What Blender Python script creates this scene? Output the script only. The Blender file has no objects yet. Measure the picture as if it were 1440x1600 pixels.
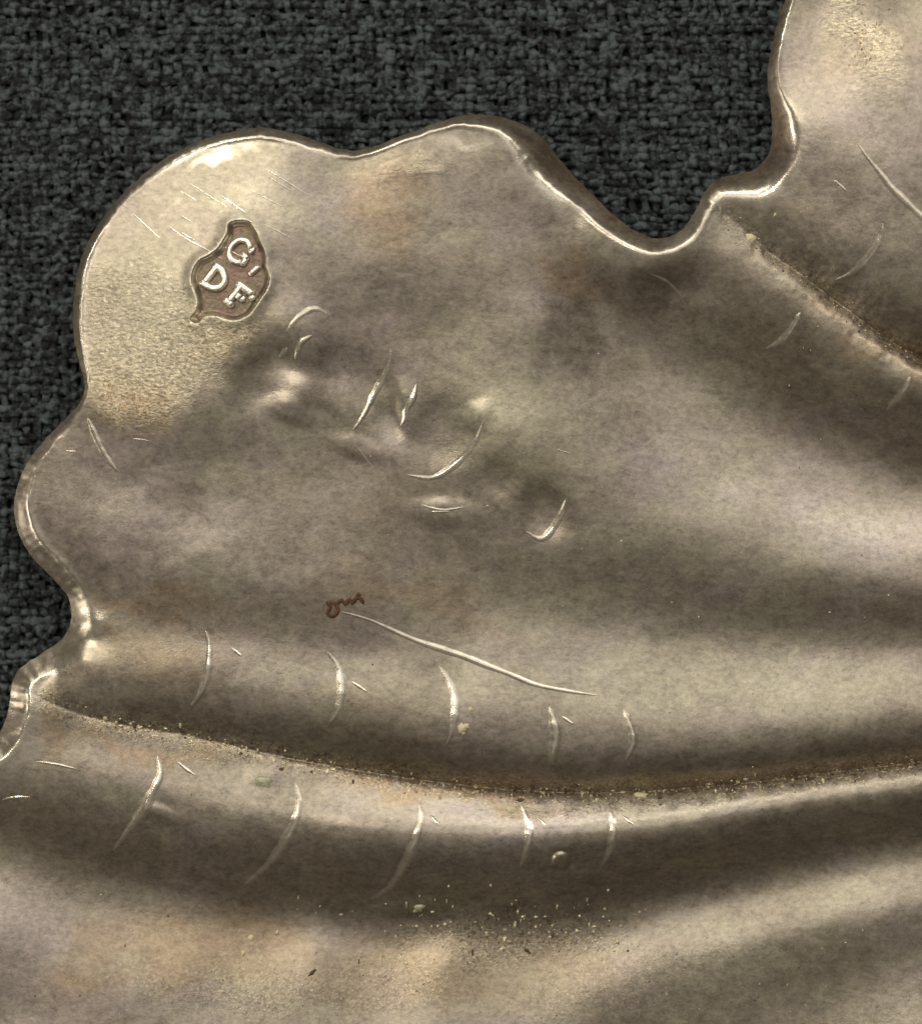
import bpy, math, random
import numpy as np
from mathutils import Vector
random.seed(7); rng = np.random.default_rng(7)
scn = bpy.context.scene
scn.unit_settings.system = 'METRIC'
scn.unit_settings.scale_length = 0.01            # one Blender unit is one centimetre
S = 0.0025                                       # cm for one modelling step; the view is 3.6 cm wide
CLOTH_Z = -80.0

# ------------------------------------------------------------------ camera
cam = bpy.data.cameras.new("camera"); camo = bpy.data.objects.new("camera", cam)
scn.collection.objects.link(camo); scn.camera = camo
CAM_D = 20.0
camo.location = (0.0, 0.0, CAM_D); camo.rotation_euler = (0, 0, 0)
cam.sensor_fit = 'HORIZONTAL'; cam.sensor_width = 36.0
cam.lens = 36.0 * CAM_D / (1440 * S)
cam.clip_start = 0.1; cam.clip_end = 500
cam.dof.use_dof = True; cam.dof.focus_distance = CAM_D - 0.0; cam.dof.aperture_fstop = 0.30

# ------------------------------------------------------------------ world and lamps
W = bpy.data.worlds.new("World"); scn.world = W; W.use_nodes = True
bg = W.node_tree.nodes['Background']
bg.inputs['Color'].default_value = (1.0, 0.86, 0.66, 1); bg.inputs['Strength'].default_value = 0.075

def area(name, loc, sx, sy, power, col, target=(0, 0, 0)):
    l = bpy.data.lights.new(name, 'AREA'); l.shape = 'RECTANGLE'; l.size = sx; l.size_y = sy
    l.energy = power; l.color = col
    o = bpy.data.objects.new(name, l); scn.collection.objects.link(o); o.location = loc
    d = Vector(target) - Vector(loc); o.rotation_euler = d.to_track_quat('-Z', 'Y').to_euler()
    return o
area("window_lamp", (3, 24, 18), 38, 12, 3900, (1.0, 0.965, 0.89))
area("ceiling_lamp", (2, 18, 40), 34, 20, 2050, (1.0, 0.96, 0.90))
area("soft_fill_lamp", (2, -6, 42), 34, 24, 380, (1.0, 0.95, 0.88))  # added dim fill that softens the light-to-dark edge; no known lamp
area("bulb_lamp", (-9, 10, 26), 1.6, 1.6, 800, (1.0, 0.93, 0.78))
area("side_lamp", (-24, -4, 13), 14, 8, 1500, (1.0, 0.93, 0.80))
scn.view_settings.view_transform = 'Standard'; scn.view_settings.look = 'None'
scn.view_settings.gamma = 1.0; scn.view_settings.exposure = 0.16
scn.cycles.max_bounces = 6

# ------------------------------------------------------------------ helpers
def new_obj(name, mesh, parent=None, mat=None):
    o = bpy.data.objects.new(name, mesh); scn.collection.objects.link(o)
    if parent: o.parent = parent
    if mat: mesh.materials.append(mat)
    return o
def tag(o, label=None, cat=None, group=None, kind=None):
    for k, v in (('label', label), ('category', cat), ('group', group), ('kind', kind)):
        if v: o[k] = v
    return o
def w3(x, y, z): return ((x - 720) * S, (800 - y) * S, z * S)
def catmull(pts, step, closed=False):
    p = np.array(pts, float); n = len(p); out = []
    rngs = range(n) if closed else range(n - 1)
    for i in rngs:
        if closed: a, b, c, d = p[(i-1) % n], p[i], p[(i+1) % n], p[(i+2) % n]
        else: a, b, c, d = p[max(i-1, 0)], p[i], p[i+1], p[min(i+2, n-1)]
        m = max(1, int(np.hypot(*(c-b)[:2]) / step))
        for k in range(m):
            t = k / m
            out.append(0.5*((2*b) + (c-a)*t + (2*a-5*b+4*c-d)*t*t + (3*b-3*c+d-a)*t**3))
    if not closed: out.append(p[-1])
    return np.array(out)
def sstep(a, b, x):
    t = np.clip((x-a)/(b-a), 0, 1); return t*t*(3-2*t)

# ------------------------------------------------------------------ dish outline: x, y, rim width
OUT = [(1262,-120,20),(1240,-50,18),(1226,0,16),(1212,45,15),(1203,85,15),(1199,120,17),(1202,150,22),(1206,180,32),(1207,208,38),(1203,235,42),
 (1192,252,42),(1174,265,42),(1146,271,38),(1120,280,32),(1102,298,26),(1090,322,24),(1076,345,26),(1060,362,30),(1040,371,32),(1015,370,34),
 (988,357,36),(960,335,40),(930,305,42),(902,277,44),(876,246,46),(854,217,46),(830,198,42),(800,185,36),(765,178,30),(730,178,28),(700,185,26),(660,199,24),
 (620,214,20),(595,224,18),(572,231,18),(550,234,20),(525,229,24),(490,217,26),(460,207,26),(430,200,26),(402,197,26),(375,201,26),(340,208,24),(300,222,22),
 (265,239,22),(230,263,22),(195,295,22),(165,330,22),(141,366,22),(124,405,22),(116,445,22),(112,485,24),(114,525,24),(122,560,22),(129,588,18),(131,610,16),
 (120,634,18),(95,660,20),(66,690,24),(43,720,28),(28,750,32),(20,785,36),(22,815,38),(31,843,38),(51,874,38),(78,902,40),(101,928,40),(109,955,42),
 (107,978,46),(96,997,48),(72,1016,42),(45,1033,36),(25,1050,34),(16,1072,36),(13,1100,40),(7,1125,42),(-6,1152,40),(-30,1180,36),(-70,1215,32),(-130,1270,30),(-190,1350,30),
 (-230,1450,30),(-235,1560,30),(-190,1680,30),(-90,1800,30),(60,1910,30),(260,1990,30),(520,2040,30),(820,2060,30),(1120,2050,30),
 (1420,2000,30),(1700,1900,30),(1930,1740,30),(2080,1530,30),(2160,1280,30),(2170,1000,30),(2120,720,30),(2030,440,30),(1920,180,30),
 (1790,-40,30),(1640,-190,30),(1490,-260,30),(1360,-250,30),(1290,-200,30)]
outl = catmull(OUT, 4.0, True)
wob = rng.normal(0, 1, len(outl)); wob = np.convolve(np.r_[wob[-60:], wob, wob[:60]], np.hanning(61)/8, 'same')[60:-60]
outl[:, 2] *= 1 + 0.16*np.clip(wob, -1.6, 1.6)
outl[:, 2] *= np.where((outl[:, 0] < 560) | ((outl[:, 0] < 720) & (outl[:, 1] < 300)), np.where((outl[:, 0] < 170) & (outl[:, 1] > 640), 0.95, 0.62), 1.0)
jit = rng.normal(0, 1, (len(outl), 2)); jit = 0.5*(jit+np.roll(jit, 1, 0)); outl[:, :2] += 0.55*jit

# ------------------------------------------------------------------ relief control curves: x, y, height
CUR = {
 'lower_crevice': [(70,1095,-6),(120,1115,-7),(200,1135,-8),(300,1152,-9),(400,1175,-10),(500,1195,-11),(600,1212,-12),(700,1226,-13),(800,1236,-14),(900,1241,-15),(1000,1239,-14),(1100,1232,-12),(1200,1222,-11),(1300,1209,-9),(1440,1192,-7),(1650,1160,-6)],
 'upper_roll':  [(130,1030,1),(200,1038,5),(320,1052,11),(430,1072,14),(540,1095,16),(700,1125,20),(860,1150,20),(990,1158,17),(1100,1155,15),(1200,1148,13),(1300,1135,11),(1440,1112,9),(1650,1080,14)],
 'upper_roll_valley': [(150,972,-3),(230,984,1),(330,990,4),(450,1005,6),(560,1020,6),(700,1048,6)],
 'mid_panel_edge': [(160,880,4),(260,895,10),(400,915,11),(550,935,9)],
 'lower_roll': [(-60,1190,8),(20,1195,-2),(100,1198,1),(200,1218,3),(300,1240,5),(400,1258,7),(500,1272,9),(600,1283,17),(700,1290,16),(800,1292,14),(900,1288,12),(1000,1279,10),(1100,1264,8),(1200,1249,6),(1300,1236,5),(1440,1219,4),(1650,1190,6)],
 'lower_roll_valley': [(-60,1275,-20),(0,1305,-26),(100,1345,-32),(200,1375,-37),(300,1400,-41),(400,1418,-44),(500,1428,-45),(600,1434,-46),(700,1436,-46),(800,1430,-47),(900,1418,-48),(1000,1400,-48),(1100,1380,-48),(1200,1355,-46),(1300,1333,-42),(1440,1302,-36),(1650,1265,-26)],
 'bottom_crest': [(900,1570,-34),(1000,1525,-37),(1100,1492,-37),(1200,1462,-36),(1300,1440,-33),(1440,1412,-27),(1650,1370,-18)],
 'bottom_valley': [(1010,1640,-36),(1100,1600,-37),(1200,1565,-38),(1300,1535,-36),(1440,1492,-31),(1650,1450,-24)],
 'panel_valley': [(800,915,-4),(900,945,-8),(1000,970,-11),(1150,990,-13),(1300,998,-14),(1440,1003,-14),(1650,1005,-13)],
 'panel_crest': [(830,740,13),(900,800,12),(1000,848,9),(1150,882,5),(1300,905,2),(1440,925,0),(1650,935,0)],
 'right_valley': [(900,430,-8),(945,470,-19),(1000,520,-29),(1100,592,-35),(1200,644,-38),(1300,685,-40),(1440,732,-40),(1650,780,-34)],
 'right_roll': [(1120,372,10),(1150,388,12),(1195,416,13),(1238,446,14),(1298,491,15),(1368,543,15),(1428,577,15),(1650,668,14)],
 'right_crevice': [(1128,330,6),(1165,362,6),(1205,396,7),(1250,428,9),(1310,473,10),(1380,524,10),(1440,557,10),(1650,640,8)],
 'far_roll': [(1195,290,12),(1245,300,14),(1310,350,26),(1370,402,35),(1440,462,39),(1650,590,42)],
 'far_line': [(1275,195,22),(1345,238,36),(1390,296,43),(1440,346,46),(1650,500,52)],
 'points': [(1232,60,4),(1300,40,10),(1345,10,12),(1345,110,27),(1420,0,20),(1440,150,40),(1290,140,20),(1248,150,14),(1228,120,8),(1240,0,2),
  (1000,425,14),(1060,405,16),(940,385,8),(900,335,0),(820,275,3),(720,232,5),(620,250,3),(545,262,-3),(450,245,-4),(380,235,-12),(300,258,-18),(220,310,-18),(165,385,-15),(145,470,-10),(148,560,-2),(155,625,4),
  (280,400,0),(220,520,4),(300,560,14),(425,490,14),(385,560,15),(335,618,15),(265,670,12),(490,350,6),(475,590,7),(420,660,6),(340,730,6),
  (620,400,9),(760,400,11),(850,500,8),(700,520,7),(760,620,12),(560,480,5),(700,840,0),(620,730,2),(540,640,1),(950,650,-2),(900,580,0),
  (110,720,-3),(75,790,-6),(100,860,-5),(200,760,4),(300,800,6),(400,760,4),(500,800,3),(600,880,3),
  (140,935,-10),(145,1000,-6),(90,1050,-12),
  (0,1450,-8),(0,1600,8),(300,1600,-8),(600,1600,-22),(150,1500,-15),(300,1500,-26),(500,1500,-35),(700,1510,-36),(820,1640,-18),(1440,1600,-18),
  (-150,1400,-10),(-150,1600,40),(-60,1750,50),(400,1900,60),(900,1950,40),(1440,1850,30),(1850,1600,30),(2050,1200,20),(2000,800,30),(1850,300,50),(1650,0,50),(1450,-180,34),(1330,-120,16),(1650,1600,0)],
}
def between(a, b, f, g):                            # a convex flank: still high at fraction f of the way down
    A_ = catmull(CUR[a], 20); B_ = catmull(CUR[b], 20); o = []
    for p in A_[::2]:
        d = np.hypot(B_[:, 0]-p[0], B_[:, 1]-p[1]); q = B_[d.argmin()]
        if d.min() > 25: o.append(tuple(p + np.array([f, f, g])*(q-p)))
    return o
CUR['lower_flank'] = between('lower_roll', 'lower_roll_valley', 0.5, 0.24)
CUR['upper_flank'] = between('upper_roll', 'lower_crevice', 0.6, 0.30)
CUR['right_flank'] = between('right_roll', 'right_valley', 0.5, 0.40)
CUR['far_flank'] = between('far_roll', 'right_crevice', 0.55, 0.38)
ctl = []
for k, c in CUR.items():
    ctl.append(np.array(c, float) if k == 'points' else catmull(c, 45.0))
ctl = np.vstack(ctl); ctl[:, 2] *= 1.0; CX = ctl[:, :2] / 100.0; CH = ctl[:, 2]
def tps(r2): return 0.5 * r2 * np.log(np.maximum(r2, 1e-9))
K = tps(((CX[:, None] - CX[None]) ** 2).sum(-1)); N = len(CX)
A = np.zeros((N+3, N+3)); A[:N, :N] = K + 0.02*np.eye(N)
A[:N, N] = 1; A[:N, N+1:] = CX; A[N, :N] = 1; A[N+1:, :N] = CX.T
sol = np.linalg.solve(A, np.r_[CH, 0, 0, 0])

# ------------------------------------------------------------------ grid
GS = 2.0
gx = np.r_[np.arange(-260, -24, 8.0), np.arange(-24, 1466, GS), np.arange(1466, 2190, 8.0)]
gy = np.r_[np.arange(-290, -24, 8.0), np.arange(-24, 1626, GS), np.arange(1626, 2080, 8.0)]
NX, NY = len(gx), len(gy)
X, Y = np.meshgrid(gx, gy)
def rbf(x, y):
    xs = (np.asarray(x).ravel()/100).astype(np.float64); ys = (np.asarray(y).ravel()/100).astype(np.float64)
    out = np.empty(len(xs), np.float64); c = CX.astype(np.float64); wt = sol[:N].astype(np.float64)
    for i in range(0, len(xs), 6000):
        r2 = (xs[i:i+6000, None]-c[:, 0])**2 + (ys[i:i+6000, None]-c[:, 1])**2
        out[i:i+6000] = tps(r2) @ wt
    return (out + sol[N] + sol[N+1]*xs + sol[N+2]*ys).reshape(np.shape(x)).astype(float)
cgx = np.arange(-300, 2240, 10.0); cgy = np.arange(-330, 2130, 10.0)      # smooth relief on a coarse lattice ...
HC = rbf(*np.meshgrid(cgx, cgy))
def cubw(t): return np.stack([-.5*t+t*t-.5*t**3, 1-2.5*t*t+1.5*t**3, .5*t+2*t*t-1.5*t**3, -.5*t*t+.5*t**3])
def base_h(x, y):                                                        # ... read back with a cubic
    fx = (x-cgx[0])/10; fy = (y-cgy[0])/10
    ix = np.clip(np.floor(fx).astype(int), 1, len(cgx)-3); iy = np.clip(np.floor(fy).astype(int), 1, len(cgy)-3)
    wx = cubw(fx-ix); wy = cubw(fy-iy); r = 0
    for a in range(4):
        for b in range(4): r = r + wy[a]*wx[b]*HC[iy-1+a, ix-1+b]
    return r
# nearest distance on the grid to a polyline, only near it
def near(poly, reach, closed=False, val=None):
    D = np.full((NY, NX), 1e6); PX = np.zeros((NY, NX)); PY = np.zeros((NY, NX)); V = np.zeros((NY, NX)); TT = np.zeros((NY, NX)); SG = np.zeros((NY, NX))
    n = len(poly); m = n if closed else n-1
    for i in range(m):
        a = poly[i]; b = poly[(i+1) % n]
        x0, x1 = np.searchsorted(gx, [min(a[0], b[0])-reach, max(a[0], b[0])+reach]); y0, y1 = np.searchsorted(gy, [min(a[1], b[1])-reach, max(a[1], b[1])+reach])
        if x1 <= x0 or y1 <= y0: continue
        sx = X[y0:y1, x0:x1]; sy = Y[y0:y1, x0:x1]
        dx, dy = b[0]-a[0], b[1]-a[1]; L2 = dx*dx+dy*dy+1e-9
        t = np.clip(((sx-a[0])*dx + (sy-a[1])*dy)/L2, 0, 1)
        qx = a[0]+t*dx; qy = a[1]+t*dy; d = np.hypot(sx-qx, sy-qy)
        s = D[y0:y1, x0:x1]; mk = d < s
        s[mk] = d[mk]; PX[y0:y1, x0:x1][mk] = qx[mk]; PY[y0:y1, x0:x1][mk] = qy[mk]
        TT[y0:y1, x0:x1][mk] = ((i+t)/m)[mk]
        SG[y0:y1, x0:x1][mk] = np.sign(dx*(sy-a[1]) - dy*(sx-a[0]))[mk]
        if val is not None: V[y0:y1, x0:x1][mk] = (val[i]*(1-t)+val[(i+1) % n]*t)[mk]
    return D, PX, PY, V, TT, SG
def inside(poly):
    M = np.zeros((NY, NX), bool); a = poly; b = np.roll(poly, -1, 0)
    for j, y in enumerate(gy):
        k = ((a[:, 1] > y) != (b[:, 1] > y))
        if not k.any(): continue
        xs = np.sort(a[k, 0] + (y-a[k, 1])/(b[k, 1]-a[k, 1])*(b[k, 0]-a[k, 0]))
        M[j] = np.searchsorted(xs, gx) % 2 == 1
    return M
# value noise on the grid
def vnoise(sx, sy, seed, x=None, y=None):
    x = X if x is None else x; y = Y if y is None else y
    r = np.random.default_rng(seed); g = r.uniform(-1, 1, (256, 256))
    fx = (x+1000)/sx; fy = (y+1000)/sy; ix = np.floor(fx).astype(int); iy = np.floor(fy).astype(int)
    tx = fx-ix; ty = fy-iy; tx = tx*tx*(3-2*tx); ty = ty*ty*(3-2*ty)
    G = lambda i, j: g[j % 256, i % 256]
    return (G(ix, iy)*(1-tx)+G(ix+1, iy)*tx)*(1-ty) + (G(ix, iy+1)*(1-tx)+G(ix+1, iy+1)*tx)*ty

INS = inside(outl[:, :2])
D, PX, PY, RW, _, _ = near(outl[:, :2], 90, True, outl[:, 2])
RW[RW < 1] = 30
for ax in (0, 1, 0, 1):
    P_ = np.pad(RW, [(9, 9), (0, 0)] if ax == 0 else [(0, 0), (9, 9)], mode='edge')
    RW = sum((P_[k:k+NY] if ax == 0 else P_[:, k:k+NX]) for k in range(19))/19.0
# move the edge vertices of the kept cells onto the outline
quad = INS[:-1, :-1] & INS[1:, :-1] & INS[:-1, 1:] & INS[1:, 1:]
used = np.zeros((NY, NX), int); tot = np.zeros((NY, NX), int)
for a in (0, 1):
    for b in (0, 1): used[a:NY-1+a, b:NX-1+b] += quad
edge = (used > 0) & (used < 4) & (D < 60)
GX = np.where(edge, PX, X); GY = np.where(edge, PY, Y); DD = np.where(edge, 0, np.where(INS, D, 0))

H0 = base_h(GX, GY)
# ---- sharp folds along the two crevices
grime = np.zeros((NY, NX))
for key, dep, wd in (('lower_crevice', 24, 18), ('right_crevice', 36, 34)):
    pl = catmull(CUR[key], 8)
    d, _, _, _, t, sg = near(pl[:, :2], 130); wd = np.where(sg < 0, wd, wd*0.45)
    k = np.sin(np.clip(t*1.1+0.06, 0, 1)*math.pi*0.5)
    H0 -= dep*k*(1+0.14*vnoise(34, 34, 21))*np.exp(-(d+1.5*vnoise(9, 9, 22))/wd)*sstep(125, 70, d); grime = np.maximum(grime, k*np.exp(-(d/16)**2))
# ---- soft hammered unevenness and small pits
H0 += 1.3*vnoise(120, 75, 1) + 0.22*vnoise(60, 38, 2)
# embossed leaf marks in the middle panel (seen from the back: soft bosses and hollows)
for (cx, cy, rx, ry, rot, hh) in [(470,520,38,60,-30,3.5),(585,610,30,75,-28,-2.5),(690,680,55,50,20,-3),(855,800,34,42,-30,-4),(520,575,26,34,-30,-1.6),(610,660,24,30,-20,-1.6),(780,745,28,30,-30,-2.6),(450,640,34,18,25,2.2),(560,700,40,16,20,1.6),(460,610,46,26,20,2.5),(700,800,60,22,5,2),
                                  (640,640,20,44,-20,1.4),(740,650,30,18,-30,1.2),(800,690,60,70,-30,3),(410,1215,26,14,10,1.2),(250,1270,30,12,20,1.5),(640,1420,46,12,-6,2),(420,590,60,40,-40,-4)]:
    c, s = math.cos(math.radians(rot)), math.sin(math.radians(rot))
    u = ((GX-cx)*c+(GY-cy)*s)/rx; v = (-(GX-cx)*s+(GY-cy)*c)/ry
    H0 += 1.9*hh*np.exp(-(u*u+v*v)**1.5)
# blister on the lower roll
r = np.hypot(GX-876, GY-1345); H0 += 4.5*np.sqrt(np.clip(1-(r/14)**2, 0, 1)) - 1.5*np.exp(-((r-16)/4)**2)

# ---- chased lines (x, y, ...), half width, height
TICKS = [
 ([(322,985),(327,1010),(325,1045),(315,1080),(298,1105)],6,3.2), ([(512,1018),(530,1045),(534,1075),(528,1108),(512,1135)],6,2.6),
 ([(685,1040),(702,1065),(712,1095),(708,1130),(697,1165)],6,2.4), ([(858,1103),(868,1140),(865,1168),(856,1202)],8,4.2), ([(974,1108),(985,1138),(988,1160),(976,1190)],6,3.2),
 ([(245,1180),(251,1205),(240,1235),(215,1280),(175,1332)],7,3.4), ([(460,1222),(467,1250),(462,1280),(445,1315),(415,1355),(378,1388)],7,3.2),
 ([(655,1255),(656,1285),(646,1320),(632,1350),(610,1385),(578,1410)],7,2.8), ([(813,1255),(825,1285),(826,1315),(812,1355)],6,2.8), ([(949,1255),(958,1290),(955,1320),(938,1358)],6,2.4),
 ([(1376,350),(1372,375),(1352,405),(1330,427),(1304,438)],6,2.8), ([(1250,487),(1240,510),(1222,532),(1196,546)],6,2.6), ([(1422,588),(1408,615),(1385,642)],6,2.0),
 ([(612,545),(608,567),(590,605),(570,645),(550,674)],4.5,2.4), ([(651,599),(646,620),(635,640),(632,656),(625,667)],4.5,2.4),
 ([(755,655),(746,685),(721,715),(695,738),(670,747),(636,742)],5,2.6), ([(885,777),(878,800),(860,830),(843,842),(822,830)],5,2.8),
 ([(488,524),(471,536),(466,548),(462,563)],4.5,2.6), ([(450,543),(444,552),(437,560)],4.5,2.2), ([(446,522),(466,496),(490,483),(508,488),(514,500)],4.5,1.6),
 ([(656,788),(690,797),(726,792)],4,1.6),([(672,800),(704,799)],3.5,1.5),
 ([(276,1190),(290,1202),(306,1212)],4,2.2), ([(672,1273),(686,1289)],4,2.0), ([(838,1276),(854,1290)],4,1.8), ([(970,1273),(990,1289)],4,1.8),
 ([(548,1064),(574,1081)],4,1.8), ([(876,1118),(896,1132)],4,1.8), ([(362,1012),(378,1026)],4,2.0), ([(1300,282),(1322,302)],4,1.4),
 ([(136,652),(152,688),(166,715),(184,737)],5,2.6),
 ([(530,955),(580,970),(650,1001),(720,1024),(800,1055),(850,1073),(936,1087)],4.3,2.6),
 ([(1335,225),(1390,296),(1445,350),(1520,420)],5,2.2),
 ([(0,1252),(20,1247),(48,1246)],4,2.2), ([(56,1190),(90,1195),(122,1202)],3.5,1.6), ([(1015,428),(1042,440),(1066,464)],4,2.0),
]
# ---- maker's cartouche, pressed in
CAR = [(650,270),(720,240),(830,250),(900,320),(955,440),(1005,560),(1010,680),(1045,800),(1015,925),(950,1020),(885,1120),(835,1180),(765,1220),(690,1238),(600,1222),(520,1195),(440,1190),(365,1212),(318,1268),(258,1240),(318,1165),(340,1060),(310,950),(275,850),(290,740),(350,645),(450,592),(540,520),(600,430),(640,350)]
car = np.array(CAR, float)/6.545 + np.array([260, 310]); car = catmull(car, 2.0, True)
cD, _, _, _, _, _ = near(car, 40, True); CI = inside(car)
csd = np.where(CI, cD, -cD)
H0 += 3.0*np.exp(-(np.clip(-csd, 0, 99)/14)**2)*(csd <= 0) + 3.0*(csd > 0)
H0 -= 13.0*sstep(-3, 6, csd)
H_surface = H0.copy()

# ---- the rim: the sheet rolls over and runs down to the cloth
HWALL = 36.0
traw0 = np.clip(DD/RW, 0, 1.8)
tt = np.linspace(0, 1.8, 500)
LIP = sstep(230, 130, GX)*sstep(630, 700, GY)                       # the thick lip at the left
def wallprof(k0, k1):
    f = 1-sstep(k0, k1, tt); c = np.cumsum(f); return 1-np.interp(traw0, tt, c/c[-1])
mixw = sstep(22, 38, RW + 8*vnoise(90, 90, 14))
prof = wallprof(-0.2, 1.35)*(1-mixw) + wallprof(0.12, 1.45)*mixw
t = np.clip(traw0, 0, 1)
bead = (1.6+1.6*vnoise(75, 75, 13))*np.exp(-((np.clip(DD/RW,0,9)-0.85)/0.24)**2)
INSD = INS | edge
H = H0 - HWALL*prof*np.clip(RW/36, 0.15, 1.4)**1.3*(1-0.5*LIP) + bead
H += (0.8*vnoise(26, 26, 11) + 0.5*vnoise(9, 9, 12))*np.exp(-((t-0.5)/0.4)**2)*(t < 1)

# ------------------------------------------------------------------ sampler for things that lie on the dish
def h_at(x, y):
    x = np.atleast_1d(np.asarray(x, float)); y = np.atleast_1d(np.asarray(y, float))
    ix = np.clip(np.searchsorted(gx, x)-1, 0, NX-2); iy = np.clip(np.searchsorted(gy, y)-1, 0, NY-2)
    tx = (x-gx[ix])/(gx[ix+1]-gx[ix]); ty = (y-gy[iy])/(gy[iy+1]-gy[iy])
    return (H[iy, ix]*(1-tx)+H[iy, ix+1]*tx)*(1-ty)+(H[iy+1, ix]*(1-tx)+H[iy+1, ix+1]*tx)*ty

# ------------------------------------------------------------------ stains that belong to the metal, polish wear and painted highlights
def blob(x, y, rx, ry, rot=0, p=1.0):
    c, s = math.cos(math.radians(rot)), math.sin(math.radians(rot))
    wx = GX + 26*vnoise(60, 60, 31) + 9*vnoise(18, 18, 33); wy = GY + 26*vnoise(60, 60, 32) + 9*vnoise(18, 18, 34)
    u = ((wx-x)*c+(wy-y)*s)/rx; v = (-(wx-x)*s+(wy-y)*c)/ry
    return p*sstep(1.45, 0.35, np.sqrt(u*u+v*v))
def blobs(L):
    r = np.zeros((NY, NX))
    for b in L: r = np.maximum(r, blob(*b))
    return r
SCRAPED = blobs([(250,560,125,95,-25,1.0),(200,480,70,80,0,0.6),(330,540,80,50,-40,0.9),(190,630,60,40,20,0.8),(1345,50,40,110,-12,0.8),(640,255,60,14,-16,0.4)])
WARM = blobs([(600,310,70,70,0,0.8),(205,630,70,50,0,1.0),(350,540,60,30,-40,0.9),(650,930,160,30,18,0.5),(220,1025,120,40,8,0.4),(230,945,150,22,5,0.6),(300,1480,220,60,0,0.8),(700,1520,260,60,0,0.6),(130,1560,70,60,0,0.9),(1330,535,120,16,35,0.6),
              (1420,590,60,22,40,0.5),(1370,90,60,60,0,0.6),(900,420,60,20,45,0.8),(230,1170,130,18,8,0.7),(700,1250,180,16,3,0.9),(70,1130,20,50,0,0.6),(860,150,90,30,40,0.6)])
VIOLET = blobs([(450,300,120,50,20,0.3),(760,330,90,60,30,0.6),(200,720,110,60,0,0.7),(400,860,150,60,10,0.5),(1000,690,90,90,0,0.4),(1320,870,50,35,10,0.8),(560,450,120,60,0,0.5),(20,1450,90,90,0,0.9),(120,1590,140,40,0,0.8),
               (1260,240,60,90,0,0.5),(1400,180,90,120,0,0.6),(900,1210,200,18,0,0.3),(150,800,60,80,0,0.6)])
PALE = blobs([(830,680,90,100,-30,0.7),(930,760,90,60,20,0.4),(1000,1080,170,45,4,0.5),(1250,1080,200,60,0,0.5),(1120,1550,150,50,-15,0.5),(400,330,60,70,30,0.5),(1350,1580,120,50,0,0.4),(600,1600,130,40,0,0.3)])

traw = np.clip(DD/RW, 0, 9)
WARM = np.maximum(WARM, 0.95*sstep(0.85, 0.45, traw)*(1-0.7*LIP)*(0.25+0.75*sstep(20, 32, RW))*(0.8+0.2*vnoise(40, 40, 45)))
POLISH_GLINT = np.exp(-((traw-0.95)/0.36)**2)*(0.38+0.70*vnoise(62, 62, 41)) + 0.5*np.exp(-((traw-0.12)/0.14)**2)*sstep(0.0, 0.5, vnoise(70, 70, 42))  # rim wear, with bright edge highlights painted into the same mask
POLISH_GLINT = np.maximum(POLISH_GLINT, LIP*0.75*(np.exp(-((traw-0.15)/0.16)**2)+0.9*np.exp(-((traw-0.98)/0.24)**2))*(0.7+0.45*vnoise(48, 48, 46)))
POLISH_GLINT = np.clip(POLISH_GLINT, 0, 1)*(DD < 85)
for b in [(148,968,16,46,-8,0.9),(110,1015,40,14,-35,0.9),(30,1172,34,26,-30,0.9),(1100,330,20,40,20,0.8),(1215,290,34,16,-20,0.8),(1245,225,10,50,0,0.7),(85,870,30,26,45,0.7),(490,652,34,9,25,0.4),(455,600,22,10,30,0.35),(700,797,44,9,4,0.45),(775,668,12,26,-20,0.4),(540,630,16,9,0,0.35),(845,842,24,9,10,0.4),(720,650,18,10,10,0.35),(100,905,12,44,-40,0.6),(872,300,95,20,47,0.85),(1010,402,60,14,0,0.8),(1068,378,44,16,-48,1.0),(740,215,60,10,0,0.7),(350,225,60,10,-14,0.6)]:
    POLISH_GLINT = np.maximum(POLISH_GLINT, blob(*b)*(0.65+0.4*vnoise(24, 24, 43)))  # some patches paint highlights along the rim, others are worn spots
POLISH_GLINT = np.maximum(POLISH_GLINT, 0.8*np.exp(-((csd+1.5)/3.2)**2)*(0.6+0.5*vnoise(30, 30, 44)))
POLISH_GLINT = np.clip(POLISH_GLINT, 0, 1)

GRIT = 0.75*blobs([(800,1468,190,42,0,1.0),(450,1540,330,50,0,0.55),(1000,1540,300,60,-10,0.4),(520,1215,260,16,8,0.8),(1000,1262,240,12,0,0.8)])
for key in ('lower_crevice', 'right_crevice'):
    d = near(catmull(CUR[key], 10)[:, :2], 70)[0]; GRIT = np.maximum(GRIT, (0.45 if key[0] == 'r' else 0.85)*np.exp(-(d/22)**2))
# ------------------------------------------------------------------ materials
def nodes(name):
    m = bpy.data.materials.new(name); m.use_nodes = True; nt = m.node_tree
    return m, nt, nt.nodes['Principled BSDF']
def nd(nt, t, **kw):
    n = nt.nodes.new(t)
    for k, v in kw.items(): setattr(n, k, v)
    return n
def mixc(nt, fac, a, b, mode='MIX'):
    n = nd(nt, 'ShaderNodeMix', data_type='RGBA', blend_type=mode)
    for sock, v in ((n.inputs[0], fac), (n.inputs[6], a), (n.inputs[7], b)):
        if hasattr(v, 'links'): nt.links.new(v, sock)
        else: sock.default_value = v if not isinstance(v, tuple) else (*v, 1)[:4]
    return n.outputs[2]
def mth(nt, op, a, b=0.0, c=None, clamp=False):
    n = nd(nt, 'ShaderNodeMath', operation=op, use_clamp=clamp)
    for i, v in enumerate((a, b) if c is None else (a, b, c)):
        if hasattr(v, 'links'): nt.links.new(v, n.inputs[i])
        else: n.inputs[i].default_value = v
    return n.outputs[0]
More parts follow.
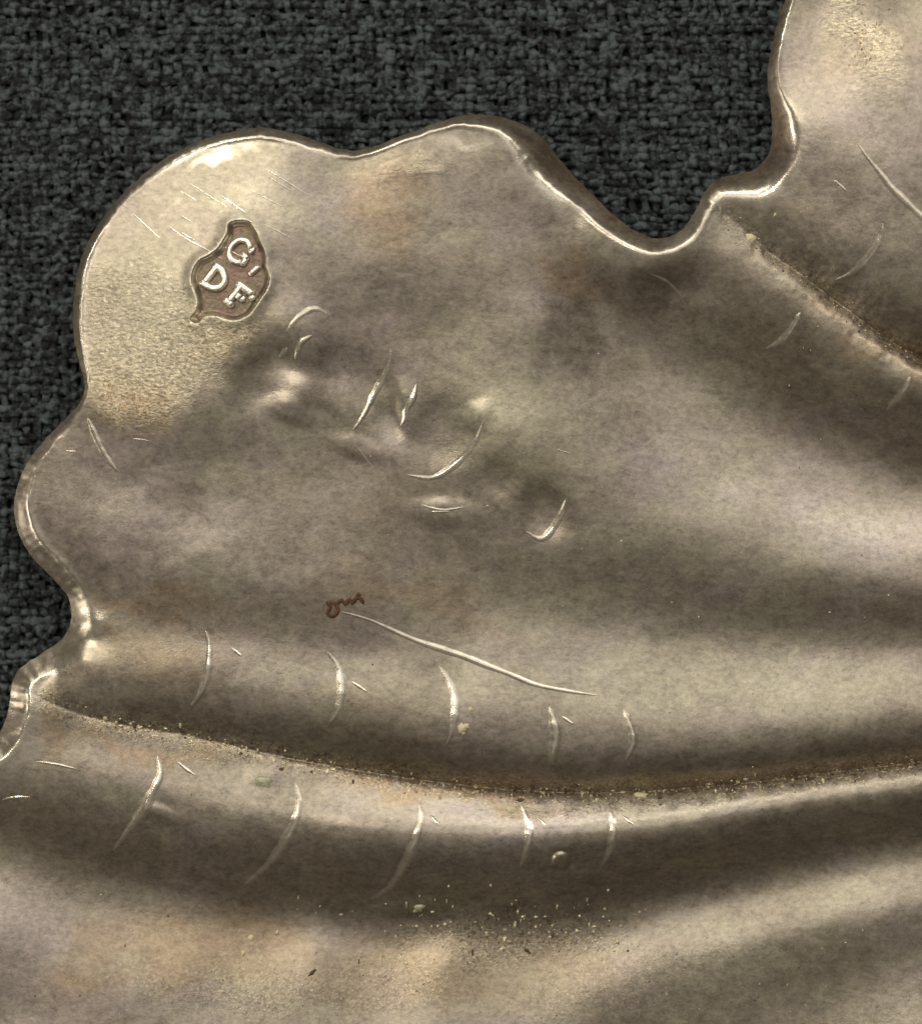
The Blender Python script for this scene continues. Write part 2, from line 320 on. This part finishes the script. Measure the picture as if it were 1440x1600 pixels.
def ramp(nt, v, a, b, lo=0.0, hi=1.0):
    n = nd(nt, 'ShaderNodeMapRange'); n.inputs[1].default_value = a; n.inputs[2].default_value = b
    n.inputs[3].default_value = lo; n.inputs[4].default_value = hi; nt.links.new(v, n.inputs[0]); return n.outputs[0]
def noise(nt, vec, scale, detail=3, rough=0.55, dist=0.0):
    n = nd(nt, 'ShaderNodeTexNoise'); n.inputs['Scale'].default_value = scale; n.inputs['Detail'].default_value = detail
    n.inputs['Roughness'].default_value = rough; n.inputs['Distortion'].default_value = dist
    nt.links.new(vec, n.inputs['Vector']); return n.outputs[0]
def mapping(nt, rot, scale):
    tc = nd(nt, 'ShaderNodeTexCoord'); mp = nd(nt, 'ShaderNodeMapping')
    mp.inputs['Rotation'].default_value = (0, 0, rot); mp.inputs['Scale'].default_value = scale
    nt.links.new(tc.outputs['Object'], mp.inputs['Vector']); return mp.outputs[0]

def silver(name, tint=(0.50, 0.44, 0.365), floor=False):
    m, nt, b = nodes(name); L = nt.links
    flat = mapping(nt, 0, (1, 1, 1)); grain = mapping(nt, math.radians(14), (0.75, 1, 1)); fine = mapping(nt, math.radians(10), (0.75, 1, 1))
    a = {}
    for k in ('scraped', 'warm', 'violet', 'pale', 'grime', 'polish_glint', 'grit'):
        n = nd(nt, 'ShaderNodeAttribute', attribute_name=k); a[k] = n.outputs['Fac']
    n_big = noise(nt, flat, 2.2, 4, 0.6, 0.4); n_mid = noise(nt, grain, 17, 6, 0.7, 0.4); n_fin = noise(nt, fine, 55, 4, 0.7); n_gr = noise(nt, flat, 150, 2, 0.6)
    hue = mixc(nt, ramp(nt, noise(nt, mapping(nt, 0.4, (0.7, 1.1, 1)), 3.4, 4, 0.6, 0.6), 0.40, 0.60), (0.46, 0.39, 0.347), (0.485, 0.44, 0.335))
    c = mixc(nt, ramp(nt, n_big, 0.35, 0.65), (0.385, 0.33, 0.255), hue)
    c = mixc(nt, mth(nt, 'MULTIPLY', a['warm'], 0.65), c, (0.43, 0.30, 0.18))
    c = mixc(nt, mth(nt, 'MULTIPLY', a['violet'], 0.75), c, (0.46, 0.39, 0.36))
    c = mixc(nt, mth(nt, 'MULTIPLY', a['pale'], 0.75), c, (0.62, 0.565, 0.415))
    spk = ramp(nt, noise(nt, mapping(nt, 0.5, (0.8, 1.2, 1)), 75, 3, 0.65), 0.42, 0.57, 0.22, 1.0)
    c = mixc(nt, mth(nt, 'MULTIPLY', a['scraped'], spk), c, (0.86, 0.75, 0.53))
    v = mth(nt, 'ADD', ramp(nt, n_mid, 0.30, 0.70, 0.74, 1.14), ramp(nt, n_fin, 0.28, 0.72, -0.24, 0.24))
    v = mth(nt, 'ADD', v, ramp(nt, n_gr, 0.3, 0.7, -0.10, 0.10))
    c = mixc(nt, 1.0, c, nd_rgb(nt, v), 'MULTIPLY')
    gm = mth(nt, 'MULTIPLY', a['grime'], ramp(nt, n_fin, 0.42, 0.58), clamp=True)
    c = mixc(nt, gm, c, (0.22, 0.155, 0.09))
    g1 = noise(nt, flat, 85, 3, 0.7); g2 = noise(nt, mapping(nt, 1.1, (1, 1, 1)), 70, 3, 0.7)
    c = mixc(nt, mth(nt, 'MULTIPLY', a['grit'], ramp(nt, g2, 0.53, 0.62), clamp=True), c, (0.14, 0.095, 0.05))
    gl = mth(nt, 'MULTIPLY', a['grit'], ramp(nt, g1, 0.58, 0.64), clamp=True); c = mixc(nt, gl, c, (0.86, 0.76, 0.50))
    # dark tarnish specks
    sp = ramp(nt, noise(nt, flat, 34, 3, 0.6), 0.70, 0.76); c = mixc(nt, mth(nt, 'MULTIPLY', sp, 0.6), c, (0.12, 0.085, 0.05))
    c = mixc(nt, mth(nt, 'MULTIPLY', a['polish_glint'], ramp(nt, n_fin, 0.3, 0.6, 0.6, 1.0), clamp=True), c, (0.93, 0.85, 0.70))  # bright colour for polished metal and the painted highlights
    L.new(c, b.inputs['Base Color'])
    L.new(mth(nt, 'SUBTRACT', 0.84, mth(nt, 'MULTIPLY', gm, 0.7)), b.inputs['Metallic'])
    r = mth(nt, 'ADD', ramp(nt, n_mid, 0.3, 0.7, 0.30, 0.42), mth(nt, 'MULTIPLY', gm, 0.3)); r = mth(nt, 'SUBTRACT', r, mth(nt, 'ADD', mth(nt, 'MULTIPLY', a['scraped'], 0.04), mth(nt, 'MULTIPLY', a['polish_glint'], 0.19)))
    L.new(r, b.inputs['Roughness'])
    hgt = mth(nt, 'ADD', mth(nt, 'MULTIPLY', n_fin, 0.0016), mth(nt, 'MULTIPLY', n_mid, 0.0016))
    hgt = mth(nt, 'ADD', hgt, mth(nt, 'MULTIPLY', n_gr, 0.0012))
    hgt = mth(nt, 'ADD', hgt, mth(nt, 'MULTIPLY', mth(nt, 'MULTIPLY', g1, a['grit']), 0.010))
    scr = noise(nt, mapping(nt, math.radians(35), (0.7, 1.2, 1)), 62, 4, 0.7, 0.6)
    hgt = mth(nt, 'ADD', hgt, mth(nt, 'MULTIPLY', mth(nt, 'MULTIPLY', scr, a['scraped']), 0.020))
    bp = nd(nt, 'ShaderNodeBump'); bp.inputs['Strength'].default_value = 0.28; bp.inputs['Distance'].default_value = 1.0
    L.new(hgt, bp.inputs['Height']); L.new(bp.outputs[0], b.inputs['Normal'])
    return m
def nd_rgb(nt, v):
    n = nd(nt, 'ShaderNodeCombineColor')
    for i in range(3): nt.links.new(v, n.inputs[i])
    return n.outputs[0]
def simple(name, col, rough, metal=0.0, var=0.2, scale=60, bump=0.004, col2=None):
    m, nt, b = nodes(name); vec = mapping(nt, 0, (1, 1, 1)); n = noise(nt, vec, scale, 4, 0.6)
    base = (*col,) if col2 is None else mixc(nt, ramp(nt, noise(nt, vec, 14, 3, 0.6), 0.42, 0.58), col, col2)
    c = mixc(nt, 1.0, base, nd_rgb(nt, ramp(nt, n, 0.25, 0.75, 1-var, 1+var)), 'MULTIPLY')
    nt.links.new(c, b.inputs['Base Color']); b.inputs['Roughness'].default_value = rough; b.inputs['Metallic'].default_value = metal
    bp = nd(nt, 'ShaderNodeBump'); bp.inputs['Strength'].default_value = 0.5; bp.inputs['Distance'].default_value = 1.0
    nt.links.new(mth(nt, 'MULTIPLY', n, bump), bp.inputs['Height']); nt.links.new(bp.outputs[0], b.inputs['Normal'])
    return m
M_SILVER = silver("tarnished_silver")
M_STAMP = simple("stamped_silver", (0.28, 0.235, 0.165), 0.45, 0.85, 0.35, 60, 0.006, (0.29, 0.20, 0.16))
M_BRIGHT = simple("worn_bright_silver", (0.92, 0.82, 0.66), 0.26, 1.0, 0.15, 50, 0.003)
M_LETTER = simple("letter_silver", (1.0, 0.94, 0.82), 0.36, 1.0, 0.12, 60, 0.004)
M_CREAM = simple("cream_residue", (0.80, 0.72, 0.46), 0.55, 0.0, 0.2, 50)
M_GREEN = simple("greenish_residue", (0.50, 0.49, 0.33), 0.4, 0.2, 0.3, 50)
M_BROWN = simple("brown_dirt", (0.11, 0.056, 0.022), 0.7, 0.0, 0.5, 60)
M_CRUMB = simple("pale_crumbs", (0.85, 0.76, 0.52), 0.35, 0.5, 0.3, 30)
M_DARK = simple("dark_crumbs", (0.13, 0.085, 0.045), 0.7, 0.0, 0.3, 30)

# ------------------------------------------------------------------ dish mesh, split into its parts
dish = bpy.data.objects.new("silver_dish", None); scn.collection.objects.link(dish)
dish.location = w3(720, 800, CLOTH_Z); dish.empty_display_size = 0.2
tag(dish, "tarnished silver scalloped dish with rolled ribs and a stamped maker's mark, on black cloth", "dish")
BASEZ = CLOTH_Z*S
vid = -np.ones((NY, NX), int); keepv = used > 0; vid[keepv] = np.arange(keepv.sum())
V = np.stack([(GX[keepv]-720)*S, (800-GY[keepv])*S, H[keepv]*S - BASEZ], 1)
qi, qj = np.nonzero(quad)
F = np.stack([vid[qi, qj], vid[qi+1, qj], vid[qi+1, qj+1], vid[qi, qj+1]], 1)
fn = np.cross(V[F[:, 2]]-V[F[:, 0]], V[F[:, 3]]-V[F[:, 1]])
VN = np.zeros_like(V)
for k in range(4): np.add.at(VN, F[:, k], fn)
VN /= np.linalg.norm(VN, axis=1, keepdims=True)+1e-12
fx = GX[qi, qj]; fy = GY[qi, qj]; ft = (DD/RW)[qi, qj]; fD = DD[qi, qj]
cls = np.zeros(len(F), int)                                  # 0 body
def ribmask(top, bot, x0, x1):
    a = np.array([p[:2] for p in top], float); b = np.array([p[:2] for p in bot], float)
    return (fx > x0) & (fx < x1) & (fy > np.interp(fx, a[:, 0], a[:, 1])) & (fy < np.interp(fx, b[:, 0], b[:, 1]))
cre = CUR['lower_crevice']; rc = CUR['right_crevice']
cls[ribmask([(60,1000),(150,975),(330,990),(560,1020),(740,1040),(930,1090),(1440,1065),(1650,1040)], cre, 60, 1640)] = 2
cls[ribmask(cre, CUR['lower_roll_valley'], -60, 1640)] = 3
cls[ribmask([(1060,400),(1150,380),(1205,398)]+rc[1:], CUR['right_valley'], 1060, 1640)] = 4
cls[ribmask([(1200,180)]+CUR['far_line'], [(1200,395)]+rc, 1200, 1640)] = 5
cls[(csd > 4.5)[qi, qj]] = 6
cls[(ft < 1.0) & (fD < 60)] = 1
# underside lip for the rim: down a little and back under
be = {}
for f in F[cls == 1]:
    for k in range(4):
        a, b = int(f[k]), int(f[(k+1) % 4]); be[(a, b)] = 1
edgev = np.zeros(len(V), bool); edgev[vid[edge & keepv]] = True
bedges = [(a, b) for (a, b) in be if (b, a) not in be and edgev[a] and edgev[b]]
inx = np.zeros_like(V)
for a, b in bedges:
    d = V[b]-V[a]; nrm = np.array([-d[1], d[0], 0])      # left of travel = inwards for our winding
    inx[a] += nrm; inx[b] += nrm
def build(name, sel, mat, parent, lip=False):
    f = F[sel]; u, inv = np.unique(f, return_inverse=True); f = inv.reshape(-1, 4)
    v = V[u]; n = VN[u]; ids = u; faces = f
    if lip:
        loc = {int(g): i for i, g in enumerate(u)}; bv = sorted({x for e in bedges for x in e}); nb = len(bv); i0 = len(v)
        inn = inx[bv]; inn /= np.linalg.norm(inn, axis=1, keepdims=True)+1e-9
        v1 = V[bv] + inn*2*S - np.array([0, 0, 7*S]); v2 = V[bv] + inn*10*S - np.array([0, 0, 9*S]); v3 = V[bv] + inn*34*S - np.array([0, 0, 8*S])
        for q in (v1, v2, v3): q[:, 2] = np.maximum(q[:, 2], 0.004)
        v = np.vstack([v, v1, v2, v3]); o1 = -inn*0.8+np.array([0, 0, -.6]); o2 = inn*0.0+np.array([0, 0, -1.0])
        n = np.vstack([n, o1, o2, o2]); ids = np.r_[u, bv, bv, bv]
        pos = {g: i for i, g in enumerate(bv)}; ex = []
        for a, b in bedges:
            rows = [(loc[a], loc[b]), (i0+pos[a], i0+pos[b]), (i0+nb+pos[a], i0+nb+pos[b]), (i0+2*nb+pos[a], i0+2*nb+pos[b])]
            for r in range(3): ex.append((rows[r][1], rows[r][0], rows[r+1][0], rows[r+1][1]))
        faces = np.vstack([f, np.array(ex)])
    me = bpy.data.meshes.new(name); me.vertices.add(len(v)); me.vertices.foreach_set('co', v.ravel())
    me.loops.add(len(faces)*4); me.loops.foreach_set('vertex_index', faces.ravel().astype(np.int32))
    me.polygons.add(len(faces)); me.polygons.foreach_set('loop_start', np.arange(len(faces), dtype=np.int32)*4)
    me.polygons.foreach_set('use_smooth', np.ones(len(faces), bool)); me.update(calc_edges=True); me.validate()
    me.normals_split_custom_set_from_vertices(n/(np.linalg.norm(n, axis=1, keepdims=True)+1e-9))
    if mat is M_SILVER:
        for k, arr in (('scraped', SCRAPED), ('warm', WARM), ('violet', VIOLET), ('pale', PALE), ('grime', grime), ('polish_glint', POLISH_GLINT), ('grit', GRIT)):
            at = me.attributes.new(k, 'FLOAT', 'POINT'); at.data.foreach_set('value', arr[keepv][ids].astype(np.float32))
    return new_obj(name, me, parent, mat)
build("body", cls == 0, M_SILVER, dish)
build("rim", cls == 1, M_SILVER, dish, True)
ribs = [build("rolled_rib", cls == k, M_SILVER, dish) for k in (2, 3, 4, 5)]
mark = build("maker_mark", cls == 6, M_STAMP, dish)

# ------------------------------------------------------------------ beads: a raised line that grows out of the sheet
def bead_mesh(name, polys, half, height, taper=True, on=None, sink=0.5, flat=2.0, nseg=8):
    vs, fs, pol = [], [], []
    for pts in polys:
        c = catmull(pts, 3.0); n = len(c)
        if taper: c[:, 0] += np.convolve(np.random.default_rng(n).normal(0, 1.3, n+8), np.ones(9)/9, 'valid')
        tan = np.gradient(c[:, :2], axis=0); tan /= np.linalg.norm(tan, axis=1, keepdims=True)+1e-9
        nor = np.stack([-tan[:, 1], tan[:, 0]], 1); i0 = len(vs)
        s = np.linspace(0, 1, n); k = np.sin(np.pi*np.clip(s, 0, 1))**0.6 if taper else np.ones(n)
        if taper is None: k = np.ones(n); k[0] = k[-1] = 0.55
        k = k*(1+0.10*np.sin(s*13+c[0, 0])+0.08*np.sin(s*37+c[0, 1])) if taper else k
        for i in range(n):
            for j in range(nseg+1):
                a = -1+2*j/nseg; off = a*half*max(k[i], 0.12 if taper else 0.25)
                x = c[i, 0]+nor[i, 0]*off; y = c[i, 1]+nor[i, 1]*off
                z0 = (h_at(x, y)[0] if on is None else on)
                prof = (1-abs(a)**flat) if flat > 2.0 else (1-a*a)**2; z = z0 + (height+sink)*k[i]*prof - sink
                vs.append((x, y, z)); pol.append(min(1.0, k[i]*1.1)**1.1*(1-abs(a))**0.8)  # worn crest and its painted highlight, brightest along the middle
        for i in range(n-1):
            for j in range(nseg):
                q = i0+i*(nseg+1)+j; fs.append((q, q+1, q+nseg+2, q+nseg+1))
    me = bpy.data.meshes.new(name)
    me.from_pydata([((x-720)*S, (800-y)*S, z*S-BASEZ) for x, y, z in vs], [], [f[::-1] for f in fs])
    for p in me.polygons: p.use_smooth = True
    at = me.attributes.new('polish_glint', 'FLOAT', 'POINT'); at.data.foreach_set('value', np.array(pol, np.float32))
    if me.polygons and sum(p.normal.z for p in me.polygons) < 0: me.flip_normals()
    return me
for pts, hw, hh in TICKS:
    mx, my = pts[len(pts)//2]; par = dish
    new_obj("chased_line", bead_mesh("chased_line", [pts], hw*1.35 if hw > 4.2 else hw*0.7, hh*0.5 if hw > 4.2 else hh*0.45, sink=0.06), par, M_SILVER)
hl = []
for _ in range(26):
    x = random.uniform(190, 420); y = random.uniform(245, 380) + (x-300)*0.1; L_ = random.uniform(25, 90); a = math.radians(random.gauss(33, 5))
    hl.append([(x, y), (x+L_*math.cos(a)*.5, y+L_*math.sin(a)*.5+random.uniform(-1, 1)), (x+L_*math.cos(a), y+L_*math.sin(a))])
for _ in range(4):
    x = random.uniform(100, 1350); y = random.uniform(650, 1000); L_ = random.uniform(15, 60); a = math.radians(random.gauss(10, 40))
    hl.append([(x, y), (x+L_*math.cos(a)*.5, y+L_*math.sin(a)*.5+random.uniform(-2, 2)), (x+L_*math.cos(a), y+L_*math.sin(a))])
hl = [q for q in hl if min(np.hypot(car[:, 0]-p[0], car[:, 1]-p[1]).min() for p in q) > 12 and min(np.hypot(outl[:, 0]-p[0], outl[:, 1]-p[1]).min() for p in q) > 24]
tag(new_obj("hairline_scratches", bead_mesh("hairline_scratches", hl, 1.3, 0.25, sink=0.03, nseg=4), dish, M_SILVER), kind='stuff')
# letters of the mark, raised from the pressed floor; (u, v) in letter boxes
def lt(cx, cy, hgt, strokes):
    uu = np.array([0.80, 0.60]); vv = np.array([0.62, -0.78])       # reading direction and 'up'
    return [[tuple(np.array([cx, cy]) + (u-0.5)*hgt*uu + (v-0.5)*hgt*vv) for u, v in st] for st in strokes]
def Z(px, py): return (260+px/6.545, 310+py/6.545)
cx, cy = Z(752, 535); G = lt(cx, cy, 37, [[(0.84,0.74),(0.70,0.93),(0.45,1.0),(0.18,0.85),(0.07,0.5),(0.18,0.15),(0.46,0.0),(0.72,0.05),(0.90,0.2)],[(0.58,0.44),(0.76,0.44),(1.02,0.44)],[(0.90,0.44),(0.91,0.25),(0.92,0.0)],[(0.88,1.0),(0.88,0.85),(0.87,0.66)]])
cx, cy = Z(495, 815); D_ = lt(cx, cy, 34, [[(0.22,0.0),(0.22,0.5),(0.22,1.0)],[(0.02,1.0),(0.3,1.0),(0.6,0.97),(0.88,0.75),(0.95,0.5),(0.88,0.22),(0.6,0.03),(0.3,0.0),(0.02,0.0)]])
cx, cy = Z(735, 1005); F_ = lt(cx, cy, 33, [[(0.28,0.0),(0.28,0.5),(0.28,1.0)],[(0.02,1.0),(0.5,1.0),(1.02,1.0)],[(1.02,1.0),(1.03,0.86),(1.02,0.7)],[(0.28,0.52),(0.5,0.52),(0.74,0.52)],[(0.72,0.68),(0.73,0.5),(0.72,0.36)],[(0.02,0.0),(0.3,0.0),(0.62,0.0)]])
for nm, st, ch in (("letter", G, "G"), ("letter", D_, "D"), ("letter", F_, "F")):
    allp = np.array([p for s_ in st for p in s_]); z0 = float(np.mean(h_at(allp[:, 0], allp[:, 1])))
    lo = new_obj(nm, bead_mesh(nm, st, 5.4 if ch == 'G' else 6.6, 10.5, taper=None, on=None, sink=1.0, flat=6.0), mark, M_LETTER); lo['label'] = 'raised bright serif letter ' + ch
cx, cy = Z(905, 745); new_obj("pellet", bead_mesh("pellet", lt(cx, cy, 26, [[(0.35,0.1),(0.42,0.5),(0.5,0.9)]]), 7.0, 7.0, taper=None, sink=1.0, flat=3.0), mark, M_LETTER)

# ------------------------------------------------------------------ crumbs and residue lying on the dish
def lump(name, x, y, r, hgt, mat, ax=1.0, rot=0.0, parts=1, seed=0):
    rr = random.Random(seed+int(x)); vs, fs = [], []
    for q in range(parts):
        ox, oy = (0, 0) if q == 0 else (rr.uniform(-1.1, 1.1)*r, rr.uniform(-.8, .8)*r); k = 1 if q == 0 else rr.uniform(.35, .7)
        i0 = len(vs); rings, seg = 5, 12; ph = [rr.uniform(0.7, 1.25) for _ in range(seg)]
        z0 = float(h_at(x+ox, y+oy)[0])
        for i in range(rings):
            e = i/(rings-1)*math.pi/2
            for j in range(seg):
                a = j/seg*2*math.pi; ra = r*k*math.cos(e)*ph[j]*rr.uniform(.93, 1.07)+0.2
                dx, dy = ra*math.cos(a)*ax, ra*math.sin(a); c, s = math.cos(rot), math.sin(rot)
                vs.append((x+ox+dx*c-dy*s, y+oy+dx*s+dy*c, z0-2.0+(hgt*k+2.0)*math.sin(e)*rr.uniform(.9, 1.1)))
        for i in range(rings-1):
            for j in range(seg):
                b = (j+1) % seg; fs.append((i0+i*seg+j, i0+i*seg+b, i0+(i+1)*seg+b, i0+(i+1)*seg+j))
        fs.append(tuple(i0+(rings-1)*seg+j for j in range(seg)))
    zb = min(v[2] for v in vs); me = bpy.data.meshes.new(name)
    me.from_pydata([((a-x)*S, (y-b)*S, (c-zb)*S) for a, b, c in vs], [], [f[::-1] for f in fs]); me.validate()
    if sum(p.normal.z*p.area for p in me.polygons) < 0: me.flip_normals()
    for p in me.polygons: p.use_smooth = True
    o = new_obj(name, me, None, mat); o.location = w3(x, y, zb); return o
def crumb_line(name, pts, half, hgt, mat):
    me = bead_mesh(name, pts, half, hgt, taper=None, sink=1.0); o = new_obj(name, me, None, mat); o.location = (0, 0, BASEZ); return o
o = crumb_line("dirt_speck", [[(510,940),(516,948),(512,958),(520,963),(528,955),(524,944),(514,940)],[(526,944),(534,938),(540,944),(546,936),(551,943),(557,934),(564,936),(568,944)],[(557,934),(560,928),(565,930)]], 5.2, 1.8, M_BROWN)
tag(o, "curly brown speck of dirt at the start of the long bright scratch", "speck")
GR = "cream residue lumps on the dish"
for x, y, r, h_, ax, rot, n_, lab in [
  (722,1138,10,8,1.0,0.4,4,"largest cluster of cream residue lumps, below the third line of the upper rib"),
  (410,1222,13,4,1.5,0.35,2,"flat greenish cream smear of residue left of the second line of the lower rib"),
  (1171,372,10,5,1.2,0.3,2,"cream fleck of residue under the notch in the rim at upper right"),
  (1210,336,5,4,0.6,0.2,2,"small upright cream fleck just inside the rim below the far lobe"),
  (797,1268,8,4,1.2,0.3,3,"yellowish residue crumbs beside the fourth line of the lower rib"),
  (378,1494,7,4,0.7,0.2,1,"lower of two bright cream flakes on the bottom panel"),
  (390,1470,6,4,1.3,-0.5,1,"upper of two bright cream flakes on the bottom panel"),
  (735,1108,6,4,1.2,0.5,2,"pale residue fleck just above the largest cluster of lumps"),
  (1002,1245,8,5,1.7,0.05,1,"flat pale flake wedged in the crevice between the two lower ribs"),
  (655,1420,9,4,1.6,-0.2,3,"greenish glinting residue under the third line of the lower rib")]:
    tag(lump("residue_lump", x, y, r*0.8, h_*0.7, M_GREEN if 'green' in lab else M_CREAM, ax, rot, n_), lab, "residue", GR)
tag(lump("dark_fleck", 486, 1524, 2.8, 2, M_DARK, 4.0, -0.75, 1), "thin dark fleck lying on the bottom panel below the lower rib", "fleck")
def scatter(name, spots, mat, label):
    vs, fs = [], []
    for x, y, r in spots:
        z0 = float(h_at(x, y)[0]); i0 = len(vs); a0 = random.uniform(0, 6); ax = random.uniform(.5, 1.4)
        for lvl, (k, zz) in enumerate(((1, -.6), (0.95, .25), (0.5, .8))):
            for j in range(6):
                a = a0+j*math.pi/3; q = r*k*random.uniform(.6, 1.25); vs.append((x+q*math.cos(a)*ax, y+q*math.sin(a)/ax, z0+zz*r*random.uniform(.8, 1.1)))
        for l in range(2):
            for j in range(6): b = (j+1) % 6; fs.append((i0+l*6+j, i0+l*6+b, i0+l*6+6+b, i0+l*6+6+j))
        fs.append(tuple(i0+12+j for j in range(6)))
    me = bpy.data.meshes.new(name); me.from_pydata([w3(*v) for v in vs], [], fs); me.validate()
    if sum(p.normal.z*p.area for p in me.polygons) < 0: me.flip_normals()
    o = new_obj(name, me, None, mat); tag(o, label, kind='stuff', cat="crumbs"); return o
sp = []; dk = []
lc = catmull(CUR['lower_crevice'], 6)
for _ in range(330):
    c = lc[random.randrange(10, len(lc)-30)]; x, y = c[0]+random.uniform(-8, 8), c[1]+random.gauss(4, 9)
    (sp if random.random() < .78 else dk).append((x, y, random.choice((1, 1, 1, 1.6))*random.uniform(.9, 2.8)))
rcv = catmull(CUR['right_crevice'], 4)
for _ in range(110):
    c = rcv[random.randrange(0, len(rcv)-40)]; (sp if random.random() < .7 else dk).append((c[0]+random.gauss(-4, 7), c[1]+random.gauss(6, 7), random.uniform(.8, 2.0)))
for _ in range(150):
    x = random.gauss(790, 120); y = random.gauss(1462, 32)
    (sp if random.random() < .78 else dk).append((x, y, random.choice((1, 1, 1, 1.5))*random.uniform(.9, 2.9)))
for _ in range(110):
    x = random.uniform(30, 1420); y = random.uniform(1400, 1600)
    (sp if random.random() < .7 else dk).append((x, y, random.uniform(.8, 2.0)))
for _ in range(60):
    x = random.uniform(200, 1400); y = random.uniform(500, 1100)
    (sp if random.random() < .78 else dk).append((x, y, random.uniform(.7, 1.7)))
gold = []
for _ in range(120):
    x = random.gauss(205, 34); y = random.gauss(632, 16) + (x-205)*0.25
    if x > 152: gold.append((x, y, random.uniform(.7, 1.9)))
for _ in range(60): gold.append((random.gauss(1350, 14)+0.0, random.uniform(5, 110), random.uniform(.7, 2.0)))
scatter("golden_flecks", gold, simple("golden_tarnish", (0.72, 0.46, 0.24), 0.35, 0.7, 0.4, 40), "tiny golden brown flecks crusted on the pale lobe below the stamp and on the far lobe")
scatter("pale_crumbs", sp, M_CRUMB, "tiny pale crumbs scattered in the crevice and over the bottom panel")
scatter("dark_crumbs", dk, M_DARK, "tiny dark crumbs of dirt scattered in the crevice and over the bottom panel")

# ------------------------------------------------------------------ black woven cloth
def cloth_mat():
    m, nt, b = nodes("black_yarn"); L = nt.links; geo = nd(nt, 'ShaderNodeNewGeometry')
    n1 = noise(nt, geo.outputs['Position'], 15, 4, 0.6, 0.6); n2 = noise(nt, geo.outputs['Position'], 40, 3, 0.6)
    f = mth(nt, 'ADD', mth(nt, 'MULTIPLY', n1, 0.5), mth(nt, 'MULTIPLY', n2, 0.5))
    c = mixc(nt, ramp(nt, f, 0.45, 0.585), (0.002, 0.0026, 0.003), (0.098, 0.117, 0.119))
    L.new(c, b.inputs['Base Color']); b.inputs['Roughness'].default_value = 0.75
    bp = nd(nt, 'ShaderNodeBump'); bp.inputs['Strength'].default_value = 0.6; bp.inputs['Distance'].default_value = 1.0
    L.new(mth(nt, 'MULTIPLY', noise(nt, geo.outputs['Position'], 110, 3, 0.7), 0.006), bp.inputs['Height']); L.new(bp.outputs[0], b.inputs['Normal'])
    return m
M_YARN = cloth_mat()
cloth = bpy.data.objects.new("cloth", None); scn.collection.objects.link(cloth); cloth.location = w3(720, 800, CLOTH_Z-14); cloth.empty_display_size = 0.2
tag(cloth, "black coarsely woven cloth lying under the silver dish", "cloth")
PXW, PYW = 16.0, 13.5
def yarn(name, length, pitch, wpitch, seed):
    r = np.random.default_rng(seed); n = int(length/pitch)*4; s = np.linspace(0, length, n+1)
    k = np.arange(int(length/pitch)+3)
    amp = np.interp(s, k*pitch, r.uniform(.15, 1.7, len(k))); rad = np.interp(s, k*pitch, r.uniform(.55, 1.3, len(k)))
    lat = np.interp(s, k*pitch*1.7, r.normal(0, 3.4, len(k)))
    z = 3.0*amp*np.cos(math.pi*s/pitch); vs, fs = [], []; seg = 7
    for i in range(n+1):
        for j in range(seg):
            a = j/seg*2*math.pi; vs.append((s[i]*S, (lat[i]+math.cos(a)*wpitch*.50*rad[i])*S, (z[i]+math.sin(a)*3.1*rad[i])*S))
    for i in range(n):
        for j in range(seg): b = (j+1) % seg; fs.append((i*seg+j, i*seg+b, (i+1)*seg+b, (i+1)*seg+j))
    me = bpy.data.meshes.new(name); me.from_pydata(vs, [], fs)
    for p in me.polygons: p.use_smooth = True
    me.materials.append(M_YARN); return me
X0, X1, Y0, Y1 = -160, 1360, -150, 1290
weft = [yarn("thread", X1-X0+60, PXW, PYW, 100+i) for i in range(8)]
warp = [yarn("thread", Y1-Y0+60, PYW, PXW, 200+i) for i in range(8)]
def th(me, x, y, rz):
    o = bpy.data.objects.new("thread", me); scn.collection.objects.link(o); o.parent = cloth
    o.location = ((x-720)*S, (800-y)*S, 10*S); o.rotation_euler = (0, 0, rz + random.gauss(0, 0.0016))
for i in range(int((Y1-Y0)/PYW)):
    th(random.choice(weft), X0 - (i % 2)*PXW - 2*PXW*random.randrange(0, 2), Y0+i*PYW+random.gauss(0, .8), 0)
for i in range(int((X1-X0)/PXW)):
    th(random.choice(warp), X0+i*PXW+random.gauss(0, .8), Y0 - ((i+1) % 2)*PYW - 2*PYW*random.randrange(0, 2), -math.pi/2)
bm = bpy.data.meshes.new("backing"); q = [w3(-900, -900, 0), w3(2600, -900, 0), w3(2600, 2500, 0), w3(-900, 2500, 0)]
bm.from_pydata([(a, b, 2*S) for a, b, _ in q], [], [(3, 2, 1, 0)])
if bm.polygons[0].normal.z < 0: bm.flip_normals()
new_obj("backing", bm, cloth, simple("cloth_backing", (0.005, 0.006, 0.006), 0.9, 0.0, 0.6, 40, 0.01))
